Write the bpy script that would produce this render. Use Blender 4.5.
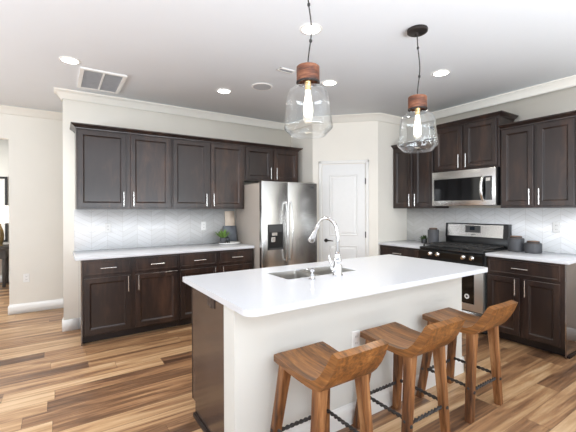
import bpy, bmesh, math, random
from mathutils import Vector, Matrix

for o in list(bpy.data.objects):
    bpy.data.objects.remove(o, do_unlink=True)
scene = bpy.context.scene
COL = scene.collection
rnd = random.Random(7)

# ---------------------------------------------------------------- camera
def make_camera():
    f, yaw, cy, h = 350.5, math.radians(33.39), 210.2, 1.395
    p, r = math.radians(-.159), math.radians(-.186)
    F0 = Vector((math.sin(yaw), math.cos(yaw), 0)); R0 = Vector((math.cos(yaw), -math.sin(yaw), 0)); U0 = Vector((0, 0, 1))
    F = F0 * math.cos(p) + U0 * math.sin(p); U1 = -F0 * math.sin(p) + U0 * math.cos(p)
    R = R0 * math.cos(r) + U1 * math.sin(r); U = -R0 * math.sin(r) + U1 * math.cos(r)
    cam = bpy.data.cameras.new('camera'); o = bpy.data.objects.new('camera', cam); COL.objects.link(o)
    cam.sensor_width = 36; cam.lens = f / 576 * 36; cam.shift_y = -(216 - cy) / 576; cam.clip_start = .05
    m = Matrix((R, U, -F)).transposed().to_4x4(); m.translation = (0, 0, h)
    o.matrix_world = m
    scene.camera = o
make_camera()

# ---------------------------------------------------------------- world, lights, exposure
w = bpy.data.worlds.new('daylight'); scene.world = w; w.use_nodes = True
w.node_tree.nodes['Background'].inputs['Color'].default_value = (.93, .96, 1.0, 1)
w.node_tree.nodes['Background'].inputs['Strength'].default_value = .65
scene.view_settings.view_transform = 'Standard'
scene.view_settings.look = 'None'
scene.view_settings.gamma = 1
scene.view_settings.exposure = 0.47

def area(name, loc, target, sx, sy, power, col=(1, 1, 1)):
    l = bpy.data.lights.new(name, 'AREA'); l.shape = 'RECTANGLE'; l.size = sx; l.size_y = sy; l.energy = power; l.color = col
    o = bpy.data.objects.new(name, l); COL.objects.link(o); o.location = loc
    o.rotation_euler = (Vector(target) - Vector(loc)).to_track_quat('-Z', 'Y').to_euler()
    return o
# added area lights out of view; no windows are modelled behind them
area('added_uplight_rear', (1.0, -2.1, 1.3), (1.1, -1.55, 2.8), 6.0, 2.0, 300, (.88, .94, 1.0))  # added behind the camera, faces up to bounce light off the ceiling
area('added_uplight_left', (-3.9, 2.2, 1.3), (-3.4, 2.3, 2.8), 4.0, 1.8, 165, (.88, .94, 1.0))  # second added uplight, off to the left, also for the ceiling
area('added_far_room_fill', (-3.6, 7.3, 1.6), (-.8, 8.4, 1.4), 1.2, 1.8, 80, (.97, .99, 1.0))  # added fill that brightens the visible strip of the far room

# ---------------------------------------------------------------- materials
MATS = {}
def new_mat(name):
    m = bpy.data.materials.new(name); m.use_nodes = True
    nt = m.node_tree; b = nt.nodes['Principled BSDF']
    MATS[name] = m
    return m, nt, b
def srgb(r, g, b):
    def c(v):
        v /= 255
        return v / 12.92 if v <= .04045 else ((v + .055) / 1.055) ** 2.4
    return (c(r), c(g), c(b), 1)
def N(nt, t, **kw):
    n = nt.nodes.new(t)
    for k, v in kw.items(): setattr(n, k, v)
    return n
def L(nt, a, b): nt.links.new(a, b)
def math_node(nt, op, a, b=None, c=None):
    n = N(nt, 'ShaderNodeMath', operation=op)
    for i, v in enumerate((a, b, c)):
        if v is None: continue
        if isinstance(v, (int, float)): n.inputs[i].default_value = v
        else: L(nt, v, n.inputs[i])
    return n.outputs[0]
def ramp(nt, fac, stops):
    n = N(nt, 'ShaderNodeValToRGB'); L(nt, fac, n.inputs[0])
    e = n.color_ramp.elements
    while len(e) < len(stops): e.new(.5)
    for el, (p, c) in zip(e, stops): el.position = p; el.color = c
    return n.outputs[0]
def mapping(nt, scale, coord='Object', rot=(0, 0, 0)):
    tc = N(nt, 'ShaderNodeTexCoord'); mp = N(nt, 'ShaderNodeMapping')
    mp.inputs['Scale'].default_value = scale; mp.inputs['Rotation'].default_value = rot
    L(nt, tc.outputs[coord], mp.inputs['Vector'])
    return mp.outputs[0]
def noise(nt, vec, scale, detail=4, rough=.5, dist=0):
    n = N(nt, 'ShaderNodeTexNoise'); n.inputs['Scale'].default_value = scale; n.inputs['Detail'].default_value = detail
    n.inputs['Roughness'].default_value = rough; n.inputs['Distortion'].default_value = dist
    L(nt, vec, n.inputs['Vector'])
    return n.outputs['Fac']
def bump(nt, b, h, strength, dist=.002):
    n = N(nt, 'ShaderNodeBump'); n.inputs['Strength'].default_value = strength; n.inputs['Distance'].default_value = dist
    L(nt, h, n.inputs['Height']); L(nt, n.outputs[0], b.inputs['Normal'])

def simple(name, col, rough=.5, metal=0, var=.04, scale=20, spec=.5, coat=0):
    m, nt, b = new_mat(name)
    v = mapping(nt, (1, 1, 1)); f = noise(nt, v, scale, 3)
    lo = tuple(max(0, c * (1 - var)) for c in col[:3]) + (1,); hi = tuple(min(1, c * (1 + var)) for c in col[:3]) + (1,)
    L(nt, ramp(nt, f, [(.3, lo), (.7, hi)]), b.inputs['Base Color'])
    b.inputs['Roughness'].default_value = rough; b.inputs['Metallic'].default_value = metal
    b.inputs['Specular IOR Level'].default_value = spec
    b.inputs['Coat Weight'].default_value = coat; b.inputs['Coat Roughness'].default_value = .1
    return m

def emit(name, col, strength):
    m, nt, b = new_mat(name)
    b.inputs['Base Color'].default_value = col
    b.inputs['Emission Color'].default_value = col; b.inputs['Emission Strength'].default_value = strength
    return m

def wood(name, stops, grain=(3, 40, 40), scale=1.0, rough=.4, dist=.6, coat=0, rot=(0, 0, 0), bmp=.15):
    """grain: small number along the fibre"""
    m, nt, b = new_mat(name)
    v = mapping(nt, grain, rot=rot)
    f1 = noise(nt, v, scale, 6, .6, dist)
    v2 = mapping(nt, tuple(g * .28 for g in grain), rot=rot)
    f2 = noise(nt, v2, scale, 3, .5, .3)
    f = math_node(nt, 'ADD', math_node(nt, 'MULTIPLY', f1, .55), math_node(nt, 'MULTIPLY', f2, .45))
    L(nt, ramp(nt, f, stops), b.inputs['Base Color'])
    b.inputs['Roughness'].default_value = rough
    b.inputs['Coat Weight'].default_value = coat; b.inputs['Coat Roughness'].default_value = .15
    bump(nt, b, f1, bmp, .001)
    return m

def floor_mat():
    m, nt, b = new_mat('wood_plank_floor')
    tc = N(nt, 'ShaderNodeTexCoord'); sp = N(nt, 'ShaderNodeSeparateXYZ'); L(nt, tc.outputs['Object'], sp.inputs[0])
    x, y = sp.outputs[0], sp.outputs[1]
    W, LEN = .155, 1.15
    row = math_node(nt, 'FLOOR', math_node(nt, 'DIVIDE', y, W))
    wn = N(nt, 'ShaderNodeTexWhiteNoise', noise_dimensions='1D'); L(nt, row, wn.inputs['W'])
    xo = math_node(nt, 'ADD', math_node(nt, 'DIVIDE', x, LEN), math_node(nt, 'MULTIPLY', wn.outputs['Value'], 7.3))
    colm = math_node(nt, 'FLOOR', xo)
    cv = N(nt, 'ShaderNodeCombineXYZ'); L(nt, row, cv.inputs[0]); L(nt, colm, cv.inputs[1])
    w2 = N(nt, 'ShaderNodeTexWhiteNoise', noise_dimensions='2D'); L(nt, cv.outputs[0], w2.inputs['Vector'])
    rv = w2.outputs['Value']
    # fibre coordinates, shifted plank by plank
    g = N(nt, 'ShaderNodeCombineXYZ')
    L(nt, math_node(nt, 'ADD', math_node(nt, 'MULTIPLY', x, 1.1), math_node(nt, 'MULTIPLY', rv, 31)), g.inputs[0])
    L(nt, math_node(nt, 'ADD', math_node(nt, 'MULTIPLY', y, 13), math_node(nt, 'MULTIPLY', rv, 17)), g.inputs[1])
    f1 = noise(nt, g.outputs[0], 1.0, 4, .55, .9)
    g2 = N(nt, 'ShaderNodeVectorMath', operation='MULTIPLY'); L(nt, g.outputs[0], g2.inputs[0]); g2.inputs[1].default_value = (2.2, 5, 1)
    f2 = noise(nt, g2.outputs[0], 1.0, 5, .6, .4)
    f = math_node(nt, 'ADD', math_node(nt, 'MULTIPLY', f1, .62), math_node(nt, 'MULTIPLY', f2, .2))
    f = math_node(nt, 'ADD', f, math_node(nt, 'MULTIPLY', rv, .22))
    colr = ramp(nt, f, FLOOR_STOPS)
    # seams
    fy = math_node(nt, 'FRACT', math_node(nt, 'DIVIDE', y, W)); fx = math_node(nt, 'FRACT', xo)
    s1 = math_node(nt, 'LESS_THAN', fy, .018); s2 = math_node(nt, 'LESS_THAN', fx, .0028)
    seam = math_node(nt, 'MAXIMUM', s1, s2)
    mx = N(nt, 'ShaderNodeMix', data_type='RGBA'); L(nt, math_node(nt, 'MULTIPLY', seam, .6), mx.inputs[0])
    L(nt, colr, mx.inputs[6]); mx.inputs[7].default_value = srgb(70, 48, 32)
    L(nt, mx.outputs[2], b.inputs['Base Color'])
    b.inputs['Roughness'].default_value = .36
    bump(nt, b, math_node(nt, 'SUBTRACT', f2, seam), .15, .001)
    return m
FLOOR_STOPS = [(.34, srgb(84, 58, 42)), (.43, srgb(128, 93, 66)), (.51, srgb(168, 126, 90)), (.59, srgb(196, 156, 114)), (.70, srgb(222, 188, 148))]

def tile_mat(name, axis):
    m, nt, b = new_mat(name)
    tc = N(nt, 'ShaderNodeTexCoord'); sp = N(nt, 'ShaderNodeSeparateXYZ'); L(nt, tc.outputs['Object'], sp.inputs[0])
    a, zz = sp.outputs[axis], sp.outputs[2]
    P = .17
    t = math_node(nt, 'PINGPONG', a, P)
    v = math_node(nt, 'ADD', zz, math_node(nt, 'MULTIPLY', t, -.55))
    fr = math_node(nt, 'FRACT', math_node(nt, 'DIVIDE', v, .062))
    g1 = math_node(nt, 'LESS_THAN', fr, .07)
    fs = math_node(nt, 'FRACT', math_node(nt, 'DIVIDE', a, P))
    g2 = math_node(nt, 'LESS_THAN', fs, .02)
    g = math_node(nt, 'MAXIMUM', g1, g2)
    idc = N(nt, 'ShaderNodeCombineXYZ')
    L(nt, math_node(nt, 'FLOOR', math_node(nt, 'DIVIDE', v, .062)), idc.inputs[0]); L(nt, math_node(nt, 'FLOOR', math_node(nt, 'DIVIDE', a, P)), idc.inputs[1])
    wn = N(nt, 'ShaderNodeTexWhiteNoise', noise_dimensions='2D'); L(nt, idc.outputs[0], wn.inputs['Vector'])
    base = ramp(nt, wn.outputs['Value'], [(0, srgb(233, 233, 232)), (1, srgb(242, 242, 242))])
    mx = N(nt, 'ShaderNodeMix', data_type='RGBA'); L(nt, g, mx.inputs[0]); L(nt, base, mx.inputs[6]); mx.inputs[7].default_value = srgb(220, 218, 215)
    L(nt, mx.outputs[2], b.inputs['Base Color']); b.inputs['Roughness'].default_value = .22
    bump(nt, b, math_node(nt, 'SUBTRACT', 1.0, g), .4, .002)
    return m

def steel_mat(name, col=(.60, .58, .55, 1), rough=.27, axis=0):
    m, nt, b = new_mat(name)
    sc = [260, 260, 260]; sc[axis] = 2
    v = mapping(nt, tuple(sc)); f = noise(nt, v, 1, 3)
    L(nt, ramp(nt, f, [(.3, tuple(c * .985 for c in col[:3]) + (1,)), (.7, tuple(min(1, c * 1.015) for c in col[:3]) + (1,))]), b.inputs['Base Color'])
    b.inputs['Metallic'].default_value = 1
    mr = N(nt, 'ShaderNodeMapRange'); L(nt, f, mr.inputs[0]); mr.inputs[3].default_value = rough * .95; mr.inputs[4].default_value = rough * 1.05
    L(nt, mr.outputs[0], b.inputs['Roughness'])
    return m

def glass_mat():
    m, nt, b = new_mat('clear_thin_glass')
    out = nt.nodes['Material Output']; nt.nodes.remove(b)
    tr = N(nt, 'ShaderNodeBsdfTransparent'); tr.inputs[0].default_value = (.97, .975, .975, 1)
    gl = N(nt, 'ShaderNodeBsdfGlossy'); gl.inputs['Roughness'].default_value = .02; gl.inputs[0].default_value = (1, 1, 1, 1)
    lw = N(nt, 'ShaderNodeLayerWeight'); lw.inputs['Blend'].default_value = .5
    fac = math_node(nt, 'ADD', math_node(nt, 'MULTIPLY', math_node(nt, 'POWER', lw.outputs['Facing'], 3.0), .65), .045)
    v = mapping(nt, (9, 9, 14)); nz = noise(nt, v, 1, 2)
    bp = N(nt, 'ShaderNodeBump'); bp.inputs['Strength'].default_value = .25; bp.inputs['Distance'].default_value = .01
    L(nt, nz, bp.inputs['Height']); L(nt, bp.outputs[0], gl.inputs['Normal'])
    mx = N(nt, 'ShaderNodeMixShader'); L(nt, fac, mx.inputs[0]); L(nt, tr.outputs[0], mx.inputs[1]); L(nt, gl.outputs[0], mx.inputs[2])
    L(nt, mx.outputs[0], out.inputs[0])
    return m

WALL = simple('cream_wall_paint', srgb(234, 229, 219), .85, var=.01, scale=3)
HALLW = simple('hall_wall_paint', srgb(231, 227, 218), .85, var=.01, scale=3)
CEIL = simple('ceiling_paint', srgb(232, 236, 241), .9, var=.008, scale=2)
TRIM = simple('white_trim_paint', srgb(232, 230, 226), .45, var=.01)
CROWNM = simple('cream_crown_paint', srgb(224, 220, 211), .6, var=.01)
DOORW = simple('white_door_paint', srgb(228, 227, 225), .4, var=.01)
FLOOR = floor_mat()
CAB = wood('espresso_cabinet_wood', [(.30, srgb(32, 23, 21)), (.50, srgb(44, 32, 28)), (.66, srgb(72, 51, 41)), (.8, srgb(92, 64, 48))], grain=(14, 14, 3), rough=.32, coat=.15, bmp=.05)  # lightest brown stop paints in warm glow reflected from floor and lights
PANEL = wood('island_end_veneer', [(.30, srgb(52, 39, 33)), (.50, srgb(66, 51, 44)), (.70, srgb(84, 66, 57))], grain=(60, 60, 3), rough=.26, coat=.3, bmp=.04)
GLOSSP = simple('glossy_end_panel', srgb(70, 54, 48), .12, var=.1, spec=.9, coat=1.0)
GLOSSP.node_tree.nodes['Principled BSDF'].inputs['Coat IOR'].default_value = 2.3
DARKTOE = simple('dark_toe_kick', srgb(38, 29, 26), .4)
QUARTZ = simple('white_quartz', srgb(214, 215, 219), .12, var=.012, scale=60, spec=.5)
QUARTZ.node_tree.nodes['Principled BSDF'].inputs['IOR'].default_value = 1.22
STEEL = steel_mat('brushed_steel', (.70, .69, .67, 1), .24)
STEELV = steel_mat('brushed_steel_side', (.50, .47, .44, 1), .36, 2)
FRSIDE = simple('fridge_side_paint', srgb(176, 167, 158), .35, var=.02, scale=4)
STEELB = steel_mat('satin_steel', (.78, .75, .71, 1), .45, 1)
SINKST = steel_mat('sink_steel', (.62, .60, .57, 1), .36)
CHROME = simple('polished_chrome', (.82, .82, .83, 1), .07, 1, var=.01)
NICKEL = simple('satin_nickel', (.78, .76, .73, 1), .25, 1, var=.02)
BLACKG = simple('black_glass', srgb(14, 14, 15), .06, var=.02, spec=.6)
BLACKP = simple('black_plastic', srgb(20, 20, 21), .3)
IRON = simple('black_cast_iron', srgb(52, 51, 50), .55)
WIRON = simple('twisted_wrought_iron', srgb(66, 62, 60), .5, .4, var=.15)
DGREY = simple('dark_grey_appliance', srgb(70, 70, 70), .5)
TILEA = tile_mat('white_chevron_tile_long', 0)
TILEB = tile_mat('white_chevron_tile_short', 1)
STOOLW = wood('stool_wood', [(.35, srgb(62, 38, 18)), (.46, srgb(116, 74, 36)), (.56, srgb(150, 98, 48)), (.68, srgb(186, 134, 78))], grain=(44, 4, 44), rough=.42, dist=.8, coat=.15)
STOOLL = wood('stool_leg_wood', [(.36, srgb(60, 35, 20)), (.46, srgb(108, 68, 38)), (.56, srgb(142, 94, 54)), (.66, srgb(186, 140, 96))], grain=(34, 34, 3), rough=.5, dist=.6)
CAPW = wood('pendant_wood', [(.36, srgb(52, 28, 18)), (.50, srgb(104, 58, 36)), (.66, srgb(150, 98, 68))], grain=(12, 12, 60), rough=.4, dist=1.2)
LIDW = simple('lid_wood', srgb(120, 92, 72), .5, var=.15)
BRONZE = simple('dark_bronze', srgb(58, 52, 50), .45, .6)
GLASS = glass_mat()
BULBG = emit('glowing_bulb', (1, .88, .72, 1), 4)
DOWN = emit('downlight_glow', (1, .96, .90, 1), 9)
BRASS = simple('brass_socket', (.75, .52, .25, 1), .3, 1)
CERAM = simple('charcoal_ceramic', srgb(70, 70, 73), .5, var=.06)
SLATE = simple('slate_board', srgb(112, 116, 122), .6, var=.12, scale=14)
PALEW = wood('pale_board_wood', [(.3, srgb(222, 200, 178)), (.7, srgb(240, 226, 208))], grain=(30, 30, 4), rough=.5)
WHITEC = simple('white_ceramic', srgb(240, 240, 238), .25)
LEAF = simple('green_leaf', srgb(112, 146, 70), .5, var=.35, scale=30)
LEAFD = simple('dark_green_leaf', srgb(70, 88, 52), .5, var=.35, scale=30)
SOIL = simple('potting_soil', srgb(52, 40, 32), .9, var=.2, scale=80)
PLATE = simple('white_plastic', srgb(240, 239, 236), .4, var=.01)
PLATEB = simple('brown_plastic', srgb(58, 44, 38), .4)
SLOT = simple('outlet_slot', srgb(120, 118, 114), .5)
VENTG = simple('vent_shadow_grey', srgb(160, 160, 162), .7, var=.05)
SPKR = simple('speaker_cloth', srgb(176, 176, 178), .8, var=.04, scale=200)
LCD = simple('display_glass', srgb(30, 36, 44), .1)
AMBER = simple('amber_glass_lamp', srgb(116, 96, 58), .3, var=.3)
SHADE = emit('lit_lamp_shade', (1, .95, .88, 1), .9)
CONS = simple('dark_console_wood', srgb(62, 56, 52), .5, var=.2)
BLKFR = simple('black_frame', srgb(34, 32, 31), .4)
CANVAS = simple('pale_canvas', srgb(236, 234, 230), .8)

# ---------------------------------------------------------------- mesh helpers
class MB:
    def __init__(s): s.bm = bmesh.new()
    def box(s, x0, x1, y0, y1, z0, z1, bev=0.0, seg=2):
        x0, x1 = sorted((x0, x1)); y0, y1 = sorted((y0, y1)); z0, z1 = sorted((z0, z1))
        t = bmesh.new()
        vs = [t.verts.new((x, y, z)) for x in (x0, x1) for y in (y0, y1) for z in (z0, z1)]
        for f in ((0, 1, 3, 2), (4, 6, 7, 5), (0, 4, 5, 1), (2, 3, 7, 6), (0, 2, 6, 4), (1, 5, 7, 3)):
            t.faces.new([vs[i] for i in f])
        if bev > 0:
            bmesh.ops.bevel(t, geom=list(t.edges) , offset=bev, segments=seg, affect='EDGES', profile=.5)
        s.merge(t); return s
    def merge(s, t, M=None):
        if M is not None: bmesh.ops.transform(t, matrix=M, verts=t.verts)
        bmesh.ops.recalc_face_normals(t, faces=t.faces)
        mp = {v: s.bm.verts.new(v.co) for v in t.verts}
        for f in t.faces:
            try: s.bm.faces.new([mp[v] for v in f.verts])
            except ValueError: pass
        t.free()
    def loft(s, rings, cap=True, closed=True, M=None):
        """rings: lists of points of equal length"""
        t = bmesh.new()
        R = [[t.verts.new(p) for p in r] for r in rings]
        n = len(R[0])
        for a, b in zip(R, R[1:]):
            for i in range(n if closed else n - 1):
                t.faces.new((a[i], a[(i + 1) % n], b[(i + 1) % n], b[i]))
        if cap:
            t.faces.new(R[0]); t.faces.new(R[-1])
        s.merge(t, M); return s
    def lathe(s, prof, c=(0, 0, 0), n=32, cap=False, M=None):
        rings = []
        for r, z in prof:
            rings.append([(c[0] + r * math.cos(2 * math.pi * i / n), c[1] + r * math.sin(2 * math.pi * i / n), c[2] + z) for i in range(n)])
        return s.loft(rings, cap=cap, M=M)
    def cyl(s, c, r, z0, z1, n=28, bev=.0):
        b = bev
        pr = [(r - b, z0), (r, z0 + b), (r, z1 - b), (r - b, z1)] if b else [(r, z0), (r, z1)]
        return s.lathe(pr, (c[0], c[1], 0), n, True)
    def tube(s, pts, r, n=10, cap=True):
        pts = [Vector(p) for p in pts]
        rs = r if isinstance(r, (list, tuple)) else [r] * len(pts)
        rings = []; up = None
        for i, p in enumerate(pts):
            d = (pts[min(i + 1, len(pts) - 1)] - pts[max(i - 1, 0)]).normalized()
            if up is None:
                up = Vector((0, 0, 1)) if abs(d.z) < .9 else Vector((1, 0, 0))
            a = (up - d * up.dot(d)).normalized(); b = d.cross(a); up = a
            rings.append([p + a * rs[i] * math.cos(2 * math.pi * k / n) + b * rs[i] * math.sin(2 * math.pi * k / n) for k in range(n)])
        return s.loft(rings, cap)
    def prism(s, poly, a0, a1, axis):
        """poly of 2-D points in the two other axes (in x,y,z order), extruded along axis"""
        def P(p, a):
            q = list(p); q.insert(axis, a); return q
        return s.loft([[P(p, a0) for p in poly], [P(p, a1) for p in poly]])
    def rectpanel(s, a0, a1, b0, b1, rings, fm):
        """rings (inset, depth): nested rectangles; fm maps (a,b,depth) to a world point; closed at both ends"""
        R = []
        for i, d in rings:
            R.append([fm(a0 + i, b0 + i, d), fm(a1 - i, b0 + i, d), fm(a1 - i, b1 - i, d), fm(a0 + i, b1 - i, d)])
        return s.loft(R)
    def build(s, name, mat, parent=None, smooth=True, angle=38):
        bm = s.bm
        off = OFF.get(parent.name, Vector()) if parent else Vector()
        if off.length: bmesh.ops.translate(bm, vec=-off, verts=bm.verts)
        lim = math.radians(angle)
        for f in bm.faces: f.smooth = smooth
        if smooth:
            for e in bm.edges:
                if len(e.link_faces) == 2 and e.calc_face_angle(0) > lim: e.smooth = False
        me = bpy.data.meshes.new(name); bm.to_mesh(me); bm.free()
        o = bpy.data.objects.new(name, me); COL.objects.link(o); me.materials.append(mat)
        if parent:
            o.parent = parent; OFF[o.name] = off
        return o
OFF = {}
def tag(o, label=None, cat=None, group=None, kind=None):
    if label: o['label'] = label
    if cat: o['category'] = cat
    if group: o['group'] = group
    if kind: o['kind'] = kind
    return o
def thing(name, loc, label, cat, group=None):
    o = bpy.data.objects.new(name, None); o.empty_display_size = .1; COL.objects.link(o); o.location = loc
    OFF[o.name] = Vector(loc)
    return tag(o, label, cat, group)
def struct(mb, name, mat, parent=None, **k):
    o = mb.build(name, mat, parent, **k)
    if not parent: o['kind'] = 'structure'
    return o
def copy_tree(o, loc=None, label=None, parent=None):
    c = o.copy(); COL.objects.link(c)
    if parent: c.parent = parent
    if loc is not None: c.location = loc
    if label: c['label'] = label
    for ch in [x for x in bpy.data.objects if x.parent == o]:
        copy_tree(ch, parent=c)
    return c

# ---------------------------------------------------------------- room shell
ZC = 2.766
YA, XB = 4.777, 4.534            # long cabinet wall, short cabinet wall
XL = .06                         # left end of the long wall
YH = 5.95                        # hall wall
PX, PY = 3.21, 4.19              # pantry corner by the refrigerator
QX, QY = 3.884, 3.52             # pantry corner by the stove wall

struct(MB().box(-6, 7, -4, 10, -.1, 0), 'floor', FLOOR)
struct(MB().box(-6, 7, -4, 10, ZC, ZC + .1), 'ceiling', CEIL)
struct(MB().box(XL, PX, YA, YA + .14, 0, ZC), 'wall_back', WALL)
struct(MB().box(XB, XB + .12, -4, QY, 0, ZC), 'wall_right', WALL)
mb = MB(); mb.prism([(PX, YA), (PX, PY), (QX, QY), (XB, QY), (XB + .12, QY), (XB + .12, YA + .14), (PX, YA + .14)], 0, ZC, 2)
struct(mb, 'wall_pantry', WALL, smooth=False)
mb = MB(); mb.box(-.535, 7, YH, YH + .12, 0, ZC); mb.box(-2.6, -.535, YH, YH + .12, 2.35, ZC); mb.box(-6, -2.6, YH, YH + .12, 0, ZC)
struct(mb, 'wall_hall', HALLW, smooth=False)
struct(MB().box(-6, 7, 8.7, 8.82, 0, ZC), 'wall_far', HALLW)

CROWN = [(0, -.095), (.012, -.095), (.018, -.078), (.030, -.060), (.048, -.040), (.060, -.022), (.075, -.018), (.085, -.006), (.085, 0), (0, 0)]
def sweep(name, path, prof, z, mat=TRIM):
    """moulding along a plan path; the room lies to the right of the direction of travel"""
    n = len(path); rings = []
    for i, p in enumerate(path):
        p = Vector(p)
        def nrm(a, b):
            d = (Vector(b) - Vector(a)).normalized(); return Vector((d.y, -d.x))
        if i == 0: m = nrm(path[0], path[1])
        elif i == n - 1: m = nrm(path[-2], path[-1])
        else:
            a, b = nrm(path[i - 1], path[i]), nrm(path[i], path[i + 1]); m = (a + b); m = m / (m.length_squared / 2) if m.length > 1e-6 else a
        rings.append([(p.x + m.x * d, p.y + m.y * d, z + h) for d, h in prof])
    return struct(MB().loft(rings), name, mat, angle=25)
sweep('trim_1', [(XL, YA + .14), (XL, YA), (PX, YA), (PX, PY), (QX, QY), (XB, QY), (XB, -4)], CROWN, ZC, CROWNM)
sweep('trim_2', [(-6, YH), (7, YH)], CROWN, ZC, CROWNM)
BASE = [(0, 0), (.016, 0), (.016, .095), (.013, .108), (.008, .118), (.004, .13), (0, .13)]
sweep('baseboard_back', [(XL, YA + .14), (XL, YA), (.199, YA)], BASE, 0)
sweep('baseboard_hall', [(-.535, YH + .12), (-.535, YH), (7, YH)], BASE, 0)
sweep('baseboard_far', [(-6, 8.7), (7, 8.7)], BASE, 0)
sweep('baseboard_right', [(XB, 1.268), (XB, -4)], BASE, 0)

# pantry door on the diagonal: local frame s along the wall (from refrigerator side), d out of the wall
import_dir = Vector((QX - PX, QY - PY, 0)).normalized()
dnorm = Vector((-import_dir.y, import_dir.x, 0)) * -1      # towards the room
def D(s, z, d): return Vector((PX, PY, 0)) + import_dir * s + dnorm * d + Vector((0, 0, z))
def dbox(mb, s0, s1, z0, z1, d0, d1):
    return mb.loft([[D(s0, z0, d), D(s1, z0, d), D(s1, z1, d), D(s0, z1, d)] for d in (d0, d1)])
S0, S1, DT = .142, .768, 2.055
mb = MB()
mb.rectpanel(S0, S1, .01, DT, [(0, -.02), (0, .006), (.002, .008), (.002, .008)], lambda a, b, d: D(a, b, d))
door = struct(mb, 'door_1', DOORW, smooth=False)
# moulded panels
def dpanel(z0, z1, arch=False):
    m = MB(); m.rectpanel(S0 + .105, S1 - .105, z0, z1, [(0, .006), (0, .009), (.012, .016), (.024, .009), (.034, .009), (.055, .015), (.06, .015)], lambda a, b, d: D(a, b, d))
    return m
for z0, z1 in ((.22, .86), (1.0, 1.90)):
    struct(dpanel(z0, z1), 'door_panel', DOORW, door, smooth=False)
mb = MB()
for s0, s1, z0, z1 in ((S0 - .052, S0 - .006, 0, DT + .056), (S1 + .006, S1 + .052, 0, DT + .056), (S0 - .052, S1 + .052, DT + .008, DT + .056)):
    mb.rectpanel(s0, s1, z0, z1, [(0, 0), (0, .012), (.008, .020), (.05, .016) if False else (.014, .020)], lambda a, b, d: D(a, b, d))
struct(mb, 'door_frame', TRIM, door, smooth=False)
mb = MB()
c = D(S0 + .055, .930, .008)
rot = Matrix.Translation(c) @ Matrix((import_dir, Vector((0, 0, 1)), dnorm)).transposed().to_4x4()
mb.lathe([(.0, 0), (.026, 0), (.028, .006), (.022, .012), (.010, .016), (.010, .045), (.0, .045)], n=24, M=rot)
mb.tube([D(S0 + .055, .930, .05), D(S0 + .075, .932, .056), D(S0 + .12, .932, .056), D(S0 + .165, .925, .054)], [.010, .010, .008, .006])
h = struct(mb, 'door_handle', BRONZE, door); tag(h, 'dark bronze lever handle')
for zz in (.25, 1.02, 1.80):
    struct(dbox(MB(), S1 - .004, S1 + .012, zz - .045, zz + .045, .006, .016), 'hinge', BRONZE, door, smooth=False)
sweep('baseboard_pantry', [(PX, YA), (PX, PY), tuple(D(S0 - .053, 0, 0))[:2]], BASE, 0)

# ---------------------------------------------------------------- cabinets
FMA = lambda face: (lambda a, b, d: (a, face - d, b))       # on the long wall, facing -y
FMB = lambda face: (lambda a, b, d: (face - d, a, b))       # on the short wall, facing -x
DOOR_R = [(0, 0), (0, .017), (.003, .020), (.050, .020), (.054, .016), (.058, .008), (.066, .005), (.075, .005)]
DRAW_R = [(0, 0), (0, .016), (.003, .019), (.016, .019), (.020, .016), (.026, .016)]
def pull(fm, a, b, length, vertical, d0=.02):
    mb = MB(); r = .0055; hl = length / 2; st = .032
    def P(t, d): return fm(a, b + t, d0 + d) if vertical else fm(a + t, b, d0 + d)
    mb.tube([P(-hl, st), P(hl, st)], r, 10)
    for t in (-hl + .022, hl - .022): mb.tube([P(t, 0), P(t, st)], r * .85, 8)
    return mb
def add_door(root, fm, a0, a1, b0, b1, pa, pb, plen=.165):
    o = MB().rectpanel(a0, a1, b0, b1, DOOR_R, fm).build('door', CAB, root, smooth=False)
    pull(fm, pa, pb, plen, True).build('handle', NICKEL, o)
def add_drawer(root, fm, a0, a1, b0, b1):
    o = MB().rectpanel(a0, a1, b0, b1, DRAW_R, fm).build('drawer', CAB, root, smooth=False)
    pull(fm, (a0 + a1) / 2, (b0 + b1) / 2, .15, False, .019).build('handle', NICKEL, o)
def rect3(x0, x1, y0, y1, z): return [(x0, y0, z), (x1, y0, z), (x1, y1, z), (x0, y1, z)]
def crown(root, x0, x1, y0, y1, z, ex, name='crown_moulding'):
    """ex: outward growth on (x0,x1,y0,y1) sides"""
    R = []
    for k, dz in ((0, 0), (.15, .003), (.18, .012), (.5, .025), (.85, .036), (1, .041), (1, .052)):
        R.append(rect3(x0 - ex[0] * k, x1 + ex[1] * k, y0 - ex[2] * k, y1 + ex[3] * k, z + dz))
    return MB().loft(R).build(name, CAB, root, smooth=False)
ZU0, ZU1 = 1.402, 2.284

FA = YA - .325                                   # face of the wall cabinets on the long wall
def wall_cab_A(x0, x1, z0, label, doors, ex, depth=.325):
    fa = YA - depth
    r = thing('wall_cabinet', ((x0 + x1) / 2, YA - depth / 2, z0), label, 'wall cabinet', 'dark wall cabinets on the long wall')
    MB().box(x0, x1, fa, YA - .003, z0, ZU1, .002, 1).build('body', CAB, r, smooth=False)
    for a0, a1, side in doors:
        add_door(r, FMA(fa), a0, a1, z0 + .022, ZU1 - .012, a1 - .028 if side else a0 + .028, z0 + .118)
    crown(r, x0, x1, fa, YA - .003, ZU1 - .0, ex)
    return r
wall_cab_A(.176, 1.1905, ZU0, 'dark espresso double-door wall cabinet at the left end, above the counter', [(.190, .672, 1), (.722, 1.172, 0)], (.05, 0, .05, 0))
wall_cab_A(1.192, 2.195, ZU0, 'dark espresso double-door wall cabinet above the counter, next to the refrigerator', [(1.212, 1.663, 1), (1.706, 2.168, 0)], (0, 0, .05, 0))
wall_cab_A(2.1965, 3.13, 1.80, 'short dark double-door wall cabinet above the stainless refrigerator', [(2.222, 2.640, 1), (2.682, 3.104, 0)], (0, .05, .05, 0))

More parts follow.
